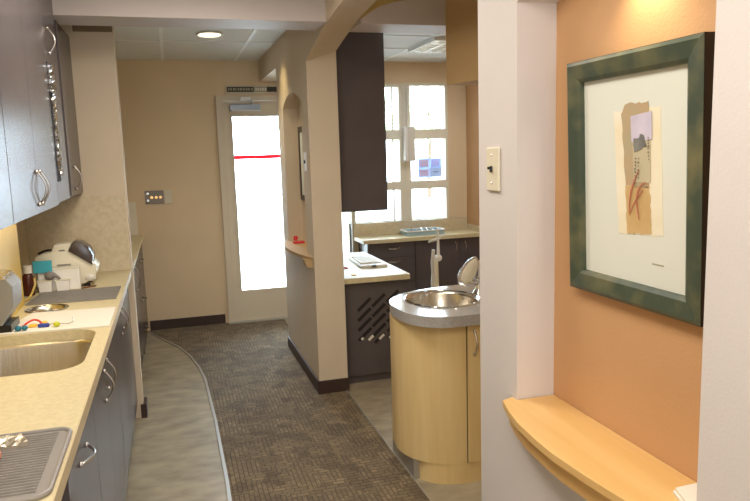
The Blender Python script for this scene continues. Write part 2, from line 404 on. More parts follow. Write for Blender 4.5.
part(s, 'lettering', 'sign_light', mb)
mb = MB(); x = .80
while x < .895:
    wd = random.uniform(.008,.016); mb.box(x,x+wd,6.379,6.382,2.134,2.158); x += wd + random.uniform(.006,.012)
part(s, 'lettering', 'paper', mb)
# windows
def window(n, x0, x1, z0, z1, bars, left=.03, right=.03, vbars=()):
    wn = struct(empty('window_%d'%n, ((x0+x1)/2,6.42,z0)))
    mb = MB(); f0, f1 = 6.385, 6.5
    mb.box(x0-left,x0,f0,f1,z0-.03,z1+.03); mb.box(x1,x1+right,f0,f1,z0-.03,z1+.03)
    mb.box(x0,x1,f0,f1,z1,z1+.03); mb.box(x0,x1,f0-.01,f1,z0-.03,z0)
    for a, b in bars: mb.box(x0,x1,f0,f1,a,b)
    for a, b in vbars: mb.box(a,b,6.41,6.46,z0,z1)
    part(wn, 'window_frame', 'white_frame', mb)
    zz = [z0] + [v for b in bars for v in b] + [z1]
    for a, b in zip(zz[::2], zz[1::2]): part(wn, 'pane', 'glass', MB().box(x0,x1,6.44,6.446,a,b))
BARS = [(1.175,1.255),(1.664,1.757)]
window(1, 1.705, 2.17, .866, 2.165, BARS, left=.025, right=.057, vbars=((2.105,2.118),))
window(2, 2.285, 2.652, .866, 2.175, BARS, left=.057, right=.03)
window(3, 1.53, 1.66, .13, 2.165, [], left=.03, right=.025)
b = empty('wall_box', (2.25,6.37,1.6)); tag(b, 'white upright box fixed to the mullion between the two windows', 'control box')
part(b, 'body', 'white', MB().box(2.198,2.30,6.30,6.384,1.45,1.785,bev=.006))
part(b, 'cover', 'frost', MB().box(2.225,2.30,6.292,6.301,1.455,1.78,bev=.003))
mb = MB(); mb.tube([(2.215,6.37,1.785),(2.216,6.372,2.0),(2.214,6.372,2.17)], .006); mb.tube([(2.255,6.37,1.785),(2.255,6.372,2.17)], .011)
part(b, 'cable', 'white', mb)
p = empty('poster', (2.495,6.43,1.28)); tag(p, 'blue four-panel poster of faces stuck in the right window', 'poster')
part(p, 'sheet', 'poster_blue', MB().box(2.372,2.622,6.424,6.430,1.282,1.472))
part(p, 'photo', 'skin', MB().box(2.388,2.482,6.420,6.425,1.388,1.458))
part(p, 'photo', 'poster_lilac', MB().box(2.510,2.596,6.420,6.425,1.388,1.458))
part(p, 'photo', 'skin', MB().box(2.388,2.482,6.420,6.425,1.296,1.362))
part(p, 'text_panel', 'poster_grey', MB().box(2.496,2.618,6.420,6.425,1.284,1.378))
mb = MB(); mb.box(2.525,2.59,6.418,6.4205,1.336,1.342); mb.box(2.535,2.58,6.418,6.4205,1.324,1.328); part(p, 'text_line', 'art_blot', mb)

# outdoors
SBX('ground_outside', 'concrete', -8,14,6.56,30,-.2,-.12)
def tree(x, y, h, r, label):
    t = empty('tree', (x,y,-.12)); tag(t, label, 'tree', 'trees outside the windows')
    part(t, 'trunk', 'bark', MB().tube([(x,y,-.12),(x+.05,y,h*.45),(x,y,h*.75)], [.09,.07,.05]))
    rnd = random.Random(int(x*100)); bm = bmesh.new()
    for i in range(900):
        u = Vector((rnd.gauss(0,1),rnd.gauss(0,1),rnd.gauss(0,1))); u.normalize(); u *= r*rnd.uniform(.55,1)
        c0 = Vector((x,y,h*.72)) + Vector((u.x,u.y,u.z*.85)); a = Vector((rnd.gauss(0,1),rnd.gauss(0,1),rnd.gauss(0,1))).normalized(); e = a.orthogonal().normalized()
        k = r*.13
        vs = [bm.verts.new(c0+a*k), bm.verts.new(c0+e*k*.6), bm.verts.new(c0-a*k), bm.verts.new(c0-e*k*.6)]; bm.faces.new(vs)
    me = bpy.data.meshes.new('crown'); bm.to_mesh(me); bm.free(); o = bpy.data.objects.new('crown', me); COL.objects.link(o); me.materials.append(M['leaf']); P(o, t)
tree(8.9, 23.0, 4.1, 1.35, 'nearer pale green tree outside the right window')
tree(9.5, 28.5, 4.4, 1.3, 'farther pale green tree outside, behind the nearer tree')

# ------------------------------------------------------------------ left run of cabinets
XF, XL = -.47, -.278
HU = 'bow-handled upper cabinets on the left wall'
def cab_x(name, label, y0, y1, z0, z1, xw, xf, fronts, group, cat='cabinet', toe=0, hollow=False):
    """fronts: (kind, y0, y1, z0, z1, handle) with handle = (ya,za,yb,zb)"""
    c = empty(name, ((xw+xf)/2,(y0+y1)/2,z0)); tag(c, label, cat, group)
    mb = MB()
    if hollow:
        mb.box(xw,xf-.02,y0,y0+.016,z0+toe,z1); mb.box(xw,xf-.02,y1-.016,y1,z0+toe,z1); mb.box(xw,xf-.02,y0+.016,y1-.016,z0+toe,z0+toe+.016); mb.box(xw,xw+.008,y0+.016,y1-.016,z0+toe+.016,z1)
    else: mb.box(xw,xf-.02,y0,y1,z0+toe,z1)
    if toe: mb.box(xw,xf-.075,y0,y1,z0,z0+toe)
    part(c, 'body', 'lam', mb)
    for kind, a, b_, e, f, h in fronts:
        dd = part(c, kind, 'lam', MB().box(xf-.019,xf,a+.002,b_-.002,e+.002,f-.002,bev=.001))
        if h:
            hh = part(c, 'handle', 'nickel', bow(MB(), (xf,h[0],h[1]), (xf,h[2],h[3]), (1,0,0), .026, .0036), True)
            mw = hh.matrix_world.copy(); hh.parent = dd
            hh.matrix_parent_inverse = Matrix.Translation(-Vector(c.location))
            hh.matrix_parent_inverse = Matrix.Identity(4); hh.matrix_basis = Matrix.Identity(4)
    return c
cab_x('wall_cabinet', 'upper dark grey cabinet at the left picture edge, cut off by it', 1.6,2.333,1.36,2.4,-.797,XF,[('door',1.6,1.966,1.36,2.4,None),('door',1.966,2.333,1.36,2.4,None)], HU)
cab_x('wall_cabinet', 'wide dark grey upper cabinet with a pair of bow handles', 2.335,3.245,1.36,2.4,-.797,XF,
      [('door',2.335,2.79,1.36,2.4,(2.768,1.395,2.768,1.515)),('door',2.79,3.245,1.36,2.4,(2.835,1.395,2.835,1.515))], HU)
c = cab_x('wall_cabinet', 'narrow dark upper cabinet with a silvery slot and one high handle', 3.247,3.615,1.37,2.4,-.797,XF,
      [('door',3.247,3.615,1.37,2.4,(3.35,2.02,3.35,2.125))], HU)
part(c, 'slot', 'lam_in', MB().box(XF-.002,XF+.002,3.275,3.375,1.462,1.975))
rnd = random.Random(5); bm = bmesh.new(); nz, ny = 56, 6; vv = []
for k in range(nz+1):
    z = 1.49 + .478*k/nz; hw = .047 if z > 1.84 else (.020 if z > 1.70 else .026)
    vv.append([bm.verts.new((XF+.003+rnd.uniform(.001,.014), 3.322+hw*(2*i/ny-1)+rnd.uniform(-.004,.004), z)) for i in range(ny+1)])
for k in range(nz):
    for i in range(ny): bm.faces.new((vv[k][i],vv[k][i+1],vv[k+1][i+1],vv[k+1][i]))
r = bmesh.ops.extrude_face_region(bm, geom=bm.faces[:])
for v in [g_ for g_ in r['geom'] if isinstance(g_, bmesh.types.BMVert)]: v.co.x = XF+.0021
mb = MB(); mb._add(bm); part(c, 'crinkled_silver_strip', 'chrome', mb)
cab_x('wall_cabinet', 'dark upper cabinet nearest the pale wing wall, with one low handle', 3.72,4.198,1.372,2.228,-.797,-.475,
      [('door',3.722,4.196,1.372,2.228,(3.895,1.405,3.895,1.52))], HU)
SBX('trim_6', 'lam_in', -.797,-.497,3.617,3.718,1.375,2.228)
SBX('shade_strip', 'shade_brown', -.455,-.25,4.19,4.1995,2.256,2.30)  # brown strip painting the shadow band under the header onto the wing wall
LB = 'dark base cabinets along the left wall'
nb = cab_x('base_cabinet', 'nearest dark base cabinet with one bow handle beside a dark gap', 1.66,2.213,0,.868,-.797,XL,[('door',1.66,2.213,.1,.868,(1.84,.765,1.97,.765))], LB, toe=.1)
cab_x('base_cabinet', 'dark base cabinet under the rectangular sink with two bow handles', 2.216,3.10,0,.868,-.797,XL,
      [('door',2.216,2.60,.1,.868,(2.55,.69,2.55,.80)),('door',2.60,3.10,.1,.868,(2.66,.70,2.66,.81))], LB, toe=.1, hollow=True)
cab_x('base_cabinet', 'dark base cabinet beside the pale wing wall with two bow handles', 3.103,4.198,0,.868,-.797,XL,
      [('door',3.103,3.50,.1,.868,(3.46,.71,3.46,.82)),('door',3.50,4.198,.1,.868,(3.58,.71,3.58,.82))], LB, toe=.1, hollow=True)
cab_x('base_cabinet', 'dark base cabinet just beyond the pale wing wall with one bow handle', 4.315,5.4,0,.845,-.797,XL,
      [('door',4.315,4.9,.1,.845,None),('door',4.9,5.4,.1,.845,(5.0,.64,5.0,.80))], LB, toe=.1)
cab_x('drawer_cabinet', 'dark stack of drawers against the far wall beyond the wing wall', 5.403,6.385,0,.845,-.797,XL,
      [('drawer',5.403,6.385,.57,.845,(5.72,.74,5.86,.74)),('drawer',5.403,6.385,.28,.57,(5.72,.42,5.86,.42)),('drawer',5.403,6.385,.06,.28,(5.72,.17,5.86,.17))], LB, toe=.06)
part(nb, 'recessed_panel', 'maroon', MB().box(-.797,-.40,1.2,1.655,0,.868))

# worktop with openings for both sinks
SX0, SX1, SY0, SY1 = -.74, -.305, 2.235, 2.775
def rrect(x0,x1,y0,y1,r,n=6):
    out = []
    for cx,cy,a0 in ((x1-r,y0+r,-90),(x1-r,y1-r,0),(x0+r,y1-r,90),(x0+r,y0+r,180)):
        for i in range(n+1):
            a = math.radians(a0+90*i/n); out.append((cx+r*math.cos(a), cy+r*math.sin(a)))
    return out
def slab_with_holes(outer, holes, z0, z1):
    bm = bmesh.new(); edges = []
    for lp in [outer]+holes:
        vs = [bm.verts.new((x,y,z1)) for x,y in lp]
        edges += [bm.edges.new((vs[i],vs[(i+1)%len(vs)])) for i in range(len(vs))]
    bmesh.ops.triangle_fill(bm, use_beauty=True, use_dissolve=False, edges=edges)
    r = bmesh.ops.extrude_face_region(bm, geom=bm.faces[:])
    for v in [g for g in r['geom'] if isinstance(g, bmesh.types.BMVert)]: v.co.z = z0
    bmesh.ops.recalc_face_normals(bm, faces=bm.faces[:])
    mb = MB(); mb._add(bm); return mb
def circ(cx,cy,r,n=28,sy=1): return [(cx+r*math.cos(2*PI*i/n), cy+sy*r*math.sin(2*PI*i/n)) for i in range(n)]
wt = empty('worktop', (-.52,2.7,.87)); tag(wt, 'long cream stone worktop with a rectangular and a round sink along the left wall', 'worktop')
hole1 = rrect(SX0,SX1,SY0,SY1,.09)
part(wt, 'slab', 'stone', slab_with_holes([(-.797,1.2),(-.258,1.2),(-.258,4.198),(-.797,4.198)], [hole1, circ(-.557,3.232,.078)], .872, .91))
part(wt, 'edge_strip', 'stone_edge', MB().box(-.258,-.254,1.2,4.198,.874,.9105))
part(wt, 'backsplash', 'splash', MB().box(-.797,-.79,1.2,4.187,.911,1.358))
part(wt, 'backsplash', 'splash', MB().box(-.79,-.256,4.188,4.199,.911,1.352))
bk = empty('sink', (-.52,2.5,.72)); tag(bk, 'rectangular stainless steel sink sunk in the cream worktop', 'sink')
def basin(loop_fn, prof, m, name, par):
    """loop_fn(t) gives the outline at inset t; prof is (inset,z)"""
    bm = bmesh.new(); rings = []
    for t, z in prof: rings.append([bm.verts.new((x,y,z)) for x,y in loop_fn(t)])
    n = len(rings[0])
    for a, b in zip(rings, rings[1:]):
        for k in range(n): bm.faces.new((a[k],a[(k+1)%n],b[(k+1)%n],b[k]))
    bm.faces.new(rings[-1]); bmesh.ops.recalc_face_normals(bm, faces=bm.faces[:]); bmesh.ops.reverse_faces(bm, faces=bm.faces[:])
    me = bpy.data.meshes.new(name); bm.to_mesh(me); bm.free(); o = bpy.data.objects.new(name, me); COL.objects.link(o); me.materials.append(M[m])
    for p_ in me.polygons: p_.use_smooth = True
    return P(o, par)
basin(lambda t: rrect(SX0+t,SX1-t,SY0+t,SY1-t,max(.09-t*.5,.03)), [(-.012,.873),(-.012,.871),(0,.8715),(.003,.86),(.006,.76),(.016,.735),(.04,.722),(.09,.718)], 'steel', 'basin', bk)
part(bk, 'drain', 'chrome', MB().lathe([(.04,0),(.038,.004),(.02,.002)], (-.52,2.5,.718), 20), True)
bk = empty('round_sink', (-.557,3.232,.79)); tag(bk, 'small round steel sink between the white sheet and the grey mat', 'sink')
basin(lambda t: circ(-.557,3.232,.078-t), [(-.012,.913),(-.012,.9115),(0,.9135),(.004,.89),(.012,.80),(.03,.785)], 'steel', 'basin', bk)
part(bk, 'drain', 'chrome', MB().lathe([(.016,0),(.015,.003),(.008,.001)], (-.557,3.232,.786), 16), True)
fw = empty('worktop', (-.52,5.35,.85)); tag(fw, 'narrow cream worktop beyond the pale wing wall, ending at the far wall', 'worktop')
part(fw, 'slab', 'stone', MB().box(-.797,-.262,4.313,6.398,.848,.883,bev=.002))
part(fw, 'end_splash', 'white_frame', MB().box(-.79,-.303,6.384,6.398,.884,1.172))

tag(MB().box(-.788,-.67,2.0,3.37,.9115,1.352).build('backsplash_panel', 'yellow'), 'warm-lit yellow panel standing on the worktop under the left upper cabinets', 'panel')
sp = area('under_cabinet_light', (-.60,2.8,1.35), (0,0,0), .05, 1.2, 1.0, (1,.80,.45))

# ---- things on the left worktop
d = empty('countertop_device', (-.63,2.9,.91)); tag(d, 'grey metal box with a slanting lid at the left picture edge', 'device')
prof = [(-.664,.945),(-.64,.945),(-.596,1.01),(-.592,1.09),(-.612,1.118),(-.664,1.118)]
part(d, 'housing', 'steel_paint', MB().prism(prof, 'y', 2.80, 2.96, bev=.003))
part(d, 'base', 'black', MB().box(-.66,-.612,2.805,2.955,.911,.944))
part(d, 'lid', 'steel', MB().prism([(-.664,1.119),(-.614,1.119),(-.622,1.13),(-.664,1.14)], 'y', 2.80, 2.96))
for x,z in ((-.645,1.06),(-.655,.99)): part(d, 'screw', 'black', MB().ball((x,2.799,z), .006,.003,.006, 8))
# sterilizer
a = empty('sterilizer', (-.54,3.8,.91)); tag(a, 'white benchtop sterilizer with a dark curved visor by the wing wall', 'sterilizer')
def q2(pts, k=1.022): return [(x*k, 1.55-(1.55-z)*k) for x, z in pts]
body = q2([(-.666,.926),(-.66,1.087),(-.624,1.104),(-.579,1.111),(-.506,1.113),(-.47,1.13),(-.42,1.095),(-.402,1.05),(-.382,1.015),(-.384,.98),(-.405,.946),(-.458,.926)])
part(a, 'housing', 'offwhite', MB().prism([(x, .923+(z-.911)*.93) for x,z in body], 'y', 3.722, 3.90, bev=.008), True)
part(a, 'visor', 'smoke', MB().prism([(x, .923+(z-.911)*.93) for x,z in q2([(-.479,1.159),(-.448,1.154),(-.413,1.124),(-.393,1.082),(-.40,1.029),(-.506,1.113)])], 'y', 3.71, 3.84, bev=.006), True)
part(a, 'top_box', 'offwhite', MB().prism([(x, .923+(z-.911)*.93) for x,z in q2([(-.587,1.106),(-.569,1.147),(-.487,1.152),(-.509,1.108)])], 'y', 3.73, 3.83, bev=.004))
part(a, 'badge', 'grey', MB().box(-.560,-.534,3.726,3.731,1.101,1.108))
part(a, 'label_print', 'grey', MB().box(-.575,-.51,3.718,3.723,1.028,1.035))
part(a, 'nose_port', 'frost', MB().ball((-.425,3.727,.957), .028,.018,.02))
for x in (-.65,-.46):
    for y in (3.74,3.85): part(a, 'foot', 'black', MB().box(x,x+.03,y,y+.03,.911,.925))
part(a, 'carry_cord', 'black', MB().tube([(-.67+.1*i/10, 3.80, 1.085+.016*math.sin(PI*i/10)) for i in range(11)], .006))
b = empty('supply_box', (-.555,3.69,.911)); tag(b, 'low white box in front of the sterilizer with the teal card against it', 'box')
part(b, 'carton', 'white', MB().box(-.66,-.468,3.675,3.708,.911,1.022,bev=.003))
part(b, 'lid', 'offwhite', MB().box(-.662,-.466,3.673,3.7095,1.016,1.0215))
tag(MB().box(-.676,-.590,3.662,3.672,1.006,1.066,bev=.002).build('card_box','teal_box'), 'teal card box leaning on the white box before the sterilizer', 'box')
def cup(x, label):
    c = empty('supply_cup', (x,3.655,.911)); tag(c, label, 'cup', 'white cups before the white box')
    part(c, 'tub', 'white', MB().prism([(x-.027,.911),(x+.027,.911),(x+.033,.966),(x-.033,.966)], 'y', 3.64, 3.668, bev=.003))
    part(c, 'rim', 'offwhite', MB().box(x-.036,x+.036,3.638,3.67,.964,.970,bev=.002))
cup(-.626, 'left white tub under the grey lump, beside the brown bottle'); cup(-.546, 'right white tub before the white box')
g = empty('hose_nozzle', (-.59,3.648,.971)); tag(g, 'grey bent nozzle lying on top of the two white tubs', 'nozzle')
part(g, 'head', 'grey', MB().ball((-.60,3.646,.993), .026,.018,.022), True)
part(g, 'stem', 'grey', MB().tube([(-.585,3.646,.997),(-.566,3.642,.985),(-.555,3.636,.977)], [.012,.008,.006]), True)
b = empty('bottle', (-.69,3.6,.911)); tag(b, 'brown bottle with a white cap beside the sterilizer', 'bottle')
part(b, 'glass', 'amber_bottle', MB().lathe([(.024,0),(.027,.006),(.027,.085),(.022,.10),(.013,.108)], (-.69,3.6,.911), 20), True)
part(b, 'cap', 'white', MB().lathe([(.0195,0),(.0195,.036),(.017,.038)], (-.688,3.6,1.020), 20), True)
tag(MB().tube([(-.655,3.56,1.0),(-.652,3.55,.97),(-.66,3.51,.94),(-.668,3.46,.920),(-.70,3.42,.917)], .005).build('hose','tube',None,True), 'thin yellowish hose curling down before the brown bottle', 'hose')
tag(MB().prism([(-.664,3.341),(-.643,3.635),(-.275,3.645),(-.277,3.325)], 'z', .9105, .915).build('counter_mat','grey'), 'flat grey mat on the worktop in front of the sterilizer', 'mat')
bpy.data.objects['counter_mat'].data.materials[0] = M['grey']
pc = empty('pencil', (-.43,3.72,.916)); tag(pc, 'brown pencil lying on the worktop by the sterilizer nose', 'pencil')
part(pc, 'shaft', 'pencil', MB().tube([(-.462,3.66,.916),(-.405,3.70,.916)], .004)); part(pc, 'tip', 'black', MB().tube([(-.405,3.70,.916),(-.397,3.706,.916)], [.004,.001]))
tag(MB().prism([(-.66,2.787),(-.60,3.14),(-.264,3.115),(-.262,2.77)], 'z', .9105, .917, bev=.001).build('drip_sheet','paper'), 'white sheet lying between the rectangular sink and the round sink', 'sheet')
G = 'small coloured bits on the white sheet'
z0 = .9175
o = empty('clip', (-.58,2.81,z0)); tag(o, 'teal double-lobed clip at the left end of the coloured bits', 'clip', G)
part(o, 'lobe', 'teal', MB().ball((-.59,2.81,z0+.010), .013,.013,.010), True); part(o, 'lobe', 'teal', MB().ball((-.567,2.81,z0+.010), .011,.012,.010), True)
mb = MB(); mb.tube([(-.585+.075*i/10, 2.86+.035*math.sin(PI*i/10), z0+.004+.016*math.sin(PI*i/10)) for i in range(11)], .004)
tag(mb.build('red_loop','red',None,True), 'red curved handle-like piece on the white sheet', 'coloured piece', G)
tag(MB().box(-.562,-.532,2.845,2.87,z0,z0+.010,bev=.003).build('yellow_block','yplastic'), 'yellow block under the red curved piece', 'coloured piece', G)
o = empty('clip', (-.505,2.84,z0)); tag(o, 'dark blue clip with a yellow tab on the white sheet', 'clip', G)
part(o, 'jaw', 'blue', MB().box(-.526,-.485,2.828,2.845,z0,z0+.015,bev=.005)); part(o, 'tab', 'yplastic', MB().ball((-.505,2.862,z0+.010), .012,.012,.010), True)
o = empty('wire_tag', (-.455,2.84,z0)); tag(o, 'lime green tag with a thin wire on the white sheet', 'tag', G)
part(o, 'tag', 'lime', MB().ball((-.458,2.825,z0+.010), .013,.013,.010), True)
part(o, 'wire', 'nickel', MB().tube([(-.50,2.86,z0+.004),(-.46,2.83,z0+.012),(-.42,2.84,z0+.004),(-.40,2.85,z0+.01),(-.405,2.87,z0+.02)], .0018))
# ribbed mat lower left
rm = empty('ribbed_mat', (-.42,1.53,.911)); tag(rm, 'grey ribbed draining mat at the near end of the worktop', 'mat')
part(rm, 'sheet', 'grey_rubber', MB().prism(rrect(-.62,-.264,1.36,1.712,.03), 'z', .9105, .916))
loop = rrect(-.618,-.266,1.362,1.71,.03)
part(rm, 'rim', 'grey_rubber', MB().tube([(x,y,.917) for x,y in loop], .0055, closed=True), True)
mb = MB(); y = 1.385
while y < 1.695:
    mb.prism([(y,.916),(y+.0075,.916),(y+.006,.9195),(y+.0015,.9195)], 'x', -.60,-.292); y += .0135
part(rm, 'rib', 'grey', mb)
fl = MB(); rnd = random.Random(11); bm = bmesh.new(); nx, ny = 14, 8
vv = [[bm.verts.new((-.50+.155*i/nx - .03*(j/ny), 1.612+.052*j/ny + .01*i/nx, .924+.008*rnd.random()+.010*math.sin(PI*j/ny))) for i in range(nx+1)] for j in range(ny+1)]
for j in range(ny):
    for i in range(nx): bm.faces.new((vv[j][i],vv[j][i+1],vv[j+1][i+1],vv[j+1][i]))
r = bmesh.ops.extrude_face_region(bm, geom=bm.faces[:])
for v in [g_ for g_ in r['geom'] if isinstance(g_, bmesh.types.BMVert)]: v.co.z = .9196
fl._add(bm); tag(fl.build('crumpled_foil','foil'), 'crumpled foil wrapper lying on the ribbed mat', 'wrapper')
tag(MB().box(-.56,-.388,1.33,1.575,.920,.942,bev=.006).build('folded_cloth','pink'), 'pinkish folded cloth on the ribbed mat at the left picture edge', 'cloth')

# ------------------------------------------------------------------ far wall plate
p = empty('wall_plate', (-.14,6.395,1.2)); tag(p, 'metal control plate with three amber lights on the far wall', 'control plate')
part(p, 'plate', 'plate_grey', MB().box(-.222,-.062,6.388,6.399,1.15,1.268,bev=.002))
for x in (-.165,-.127,-.090): part(p, 'indicator', 'amber_led', MB().ball((x,6.386,1.208), .012,.006,.012), True)
for z in (1.182,1.243): part(p, 'button', 'white_led', MB().ball((-.198,6.386,z), .010,.005,.010), True)
part(p, 'side_plate', 'offwhite', MB().box(-.055,.005,6.39,6.399,1.148,1.265,bev=.002))
# downlight in the corridor ceiling
d = empty('downlight', (.335,5.05,CZ)); tag(d, 'round recessed downlight in the tiled corridor ceiling', 'downlight')
ring = MB(); ring.tube([(.335+.085*math.cos(2*PI*i/28), 5.05+.115*math.sin(2*PI*i/28), CZ-.003) for i in range(28)], .009, closed=True)
part(d, 'trim_ring', 'tbar', ring, True)
part(d, 'lens', 'lens', MB().lathe([(.085,0),(.085,.003)], (.335,5.05,CZ-.006), 28, sy=1.35))
spot('downlight_beam', (.335,5.05,CZ-.02), (.335,5.05,0), 24, (1,.86,.66), 120, .8, .07)
spot('niche_accent_beam', (.58,5.06,CZ-.03), (.84,5.06,1.75), 9, (1,.80,.42), 75, 1, .05)
# troffer in the back room
t = empty('ceiling_troffer', (2.3,5.26,CZ)); tag(t, 'louvred fluorescent ceiling light above the window counter', 'ceiling light')
part(t, 'tray', 'louver', MB().box(2.0,2.6,4.975,5.555,CZ-.004,CZ-.001))
mb = MB(); mb.box(1.985,2.0,4.96,5.57,CZ-.03,CZ); mb.box(2.6,2.615,4.96,5.57,CZ-.03,CZ); mb.box(2.0,2.6,4.96,4.975,CZ-.03,CZ); mb.box(2.0,2.6,5.555,5.57,CZ-.03,CZ)
part(t, 'rim', 'tbar', mb)
mb = MB()
for i in range(1,6): mb.box(2.0+.1*i-.003,2.0+.1*i+.003,4.975,5.555,CZ-.04,CZ-.004); mb.box(2.0,2.6,4.975+.0967*i-.003,4.975+.0967*i+.003,CZ-.04,CZ-.004)
part(t, 'louvre', 'steel', mb)
area('troffer_glow', (2.3,5.26,CZ-.05), (0,0,0), .55,.55, 9, (.92,.97,1))

# ------------------------------------------------------------------ partition niche contents
o = empty('niche_shelf', (.84,4.75,.87)); tag(o, 'small bowed shelf in the arched niche of the far partition', 'shelf')
n = 14; y0, y1 = 4.235, 5.21
front = [(.838-.075*math.sin(PI*i/n)**.8-.006, y0+(y1-y0)*i/n) for i in range(n+1)]
part(o, 'board', 'tan', MB().prism(front + [(.8385,y1),(.8385,5.148),(.949,5.148),(.949,4.432),(.8385,4.432),(.8385,y0)], 'z', .880, .898))
part(o, 'bracket', 'tan', MB().prism([(.785,.8795),(.8385,.8795),(.8385,.825),(.80,.835)], 'y', 4.25, 4.33))
pf = empty('framed_picture', (.94,4.78,1.2)); tag(pf, 'dark-framed picture hanging in the arched partition niche', 'picture')
mb = MB(); mb.box(.937,.949,4.46,5.11,1.21,1.25); mb.box(.937,.949,4.46,5.11,1.71,1.75); mb.box(.937,.949,4.46,4.5,1.25,1.71); mb.box(.937,.949,5.07,5.11,1.25,1.71)
part(pf, 'frame', 'frame_side', mb); part(pf, 'print', 'matboard', MB().box(.944,.949,4.5,5.07,1.25,1.71))
f = empty('flower_bowl', (.87,4.97,.898)); tag(f, 'bright pink-red trinket with a flower on the partition niche shelf', 'ornament')
part(f, 'base', 'redstripe', MB().box(.842,.925,4.945,4.995,.8985,.912,bev=.004))
mb = MB()
for k in range(5): mb.ball((.862+.011*math.cos(k*1.256), 4.97, .937+.011*math.sin(k*1.256)), .009,.008,.009, 8)
part(f, 'bloom', 'redstripe', mb, True); part(f, 'stem', 'redstripe', MB().tube([(.862,4.97,.91),(.862,4.97,.93)], .003))
o = empty('light_switch', (.84,4.33,1.5)); tag(o, 'white switch plate on the partition face beside the arched niche', 'switch')
part(o, 'plate', 'white', MB().box(.834,.8395,4.30,4.37,1.445,1.56,bev=.002)); part(o, 'toggle', 'black', MB().box(.825,.835,4.33,4.342,1.49,1.512))

# ------------------------------------------------------------------ back room cabinets
uc = empty('wall_cabinet', (1.2,4.8,1.165)); tag(uc, 'dark upper cabinet hanging over the slotted end cabinet in the back room', 'cabinet')
part(uc, 'body', 'lam', MB().box(1.032,1.35,4.30,5.35,1.168,CZ-.005))
for i in range(2): part(uc, 'door', 'lam', MB().box(1.35,1.37,4.30+.526*i,4.30+.526*i+.522,1.168,CZ-.005,bev=.001))
pn = empty('end_cabinet', (1.2,4.8,0)); tag(pn, 'dark base cabinet with diagonal vent slots behind the partition', 'cabinet')
part(pn, 'body', 'lam', MB().box(1.032,1.44,4.30,5.36,.06,.70))
part(pn, 'plinth', 'lam', MB().box(1.04,1.40,4.33,5.34,0,.06))
part(pn, 'door', 'lam', MB().box(1.44,1.458,4.302,4.83,.08,.69)); part(pn, 'door', 'lam', MB().box(1.44,1.458,4.834,5.358,.08,.69))
mb = MB()
def slot(mb_, cx, cz, ln, th=.016, y=4.2985):
    dx, dz = ln/2*.75, ln/2*.66; nx_, nz_ = -.66*th/2, .75*th/2
    mb_.prism([(cx-dx-nx_,cz-dz-nz_),(cx+dx-nx_,cz+dz-nz_),(cx+dx+nx_,cz+dz+nz_),(cx-dx+nx_,cz-dz+nz_)], 'y', y, 4.305)
for r_ in range(5):
    zc = .545 - .068*r_
    if r_ < 4: slot(mb, 1.185, zc, .12, .022)
    slot(mb, 1.285, zc+.02 if r_ < 4 else zc+.03, .12 if r_ < 4 else .09, .022); slot(mb, 1.385, zc+.04 if r_ < 4 else zc+.06, .11, .022)
for i, x in enumerate((1.165,1.225,1.30,1.37)):
    wh = MB(); slot(wh, x, .312, .018 if i == 0 else .045, .017, 4.2975); part(pn, 'light_slot', 'paper', wh)
part(pn, 'vent_slot', 'lam_in', mb)
tag(MB().box(1.032,1.497,4.25,5.375,.701,.738,bev=.003).build('worktop','stone'), 'cream worktop on the slotted end cabinet, papers lying on it', 'worktop')
fb = empty('paper_tray', (1.34,4.8,.738)); tag(fb, 'flat white tray of papers on the cream worktop behind the partition', 'tray')
part(fb, 'tray', 'white', MB().prism([(1.255,4.60),(1.445,4.58),(1.465,5.07),(1.275,5.05)], 'z', .7385, .757, bev=.003))
part(fb, 'paper', 'paper', MB().prism([(1.27,4.66),(1.42,4.65),(1.435,5.02),(1.29,5.0)], 'z', .7575, .766))
part(fb, 'clip', 'black', MB().box(1.33,1.36,4.578,4.60,.745,.76))
tag(MB().box(1.12,1.15,4.34,4.37,.7385,.744,bev=.002).build('sticky_note','yplastic'), 'tiny yellow note at the near edge of the cream worktop', 'note')
tag(MB().tube([(1.12,4.75,.743),(1.16,4.62,.743)], .005).build('pen','red',None,True), 'thin pen lying beside the white paper tray', 'pen')

bc = empty('worktop', (2.3,6.2,.74)); tag(bc, 'cream worktop under the windows of the back room', 'worktop')
part(bc, 'slab', 'stone', MB().box(1.675,2.884,6.03,6.383,.705,.742,bev=.003))
part(bc, 'backsplash', 'splash', MB().box(1.675,2.872,6.368,6.384,.743,.865)); part(bc, 'side_splash', 'splash', MB().box(2.87,2.884,6.08,6.368,.743,.80))
BK = 'dark base cabinets under the back windows'
def cab_y(name, label, x0, x1, y, fronts, cat='cabinet'):
    c = empty(name, ((x0+x1)/2,6.2,0)); tag(c, label, cat, BK)
    mb = MB(); mb.box(x0,x1,y+.02,6.38,.08,.703); mb.box(x0,x1,y+.07,6.38,0,.08); part(c, 'body', 'lam', mb)
    for kind,a,b_,e,f_,h in fronts:
        dd = part(c, kind, 'lam', MB().box(a+.002,b_-.002,y,y+.019,e+.002,f_-.002,bev=.001))
        if h:
            hh = bow(MB(), (h[0],y,h[1]), (h[2],y,h[3]), (0,-1,0), .025, .005).build('handle','nickel',dd,True)
cab_y('drawer_cabinet', 'dark drawer unit at the left end of the window worktop', 1.72,2.19,6.06, [('drawer',1.72,2.19,.56,.703,(1.93,.645,2.03,.645)),('drawer',1.72,2.19,.32,.56,(1.93,.52,2.03,.52)),('drawer',1.72,2.19,.09,.32,None)])
cab_y('base_cabinet', 'plain dark base cabinet behind the white instrument post', 2.193,2.42,6.06, [('door',2.193,2.42,.09,.703,None)])
cab_y('base_cabinet', 'dark two-door base cabinet at the right end of the window worktop', 2.423,2.88,6.06, [('door',2.423,2.652,.09,.703,(2.605,.58,2.605,.665)),('door',2.652,2.88,.09,.703,(2.705,.58,2.705,.665))])
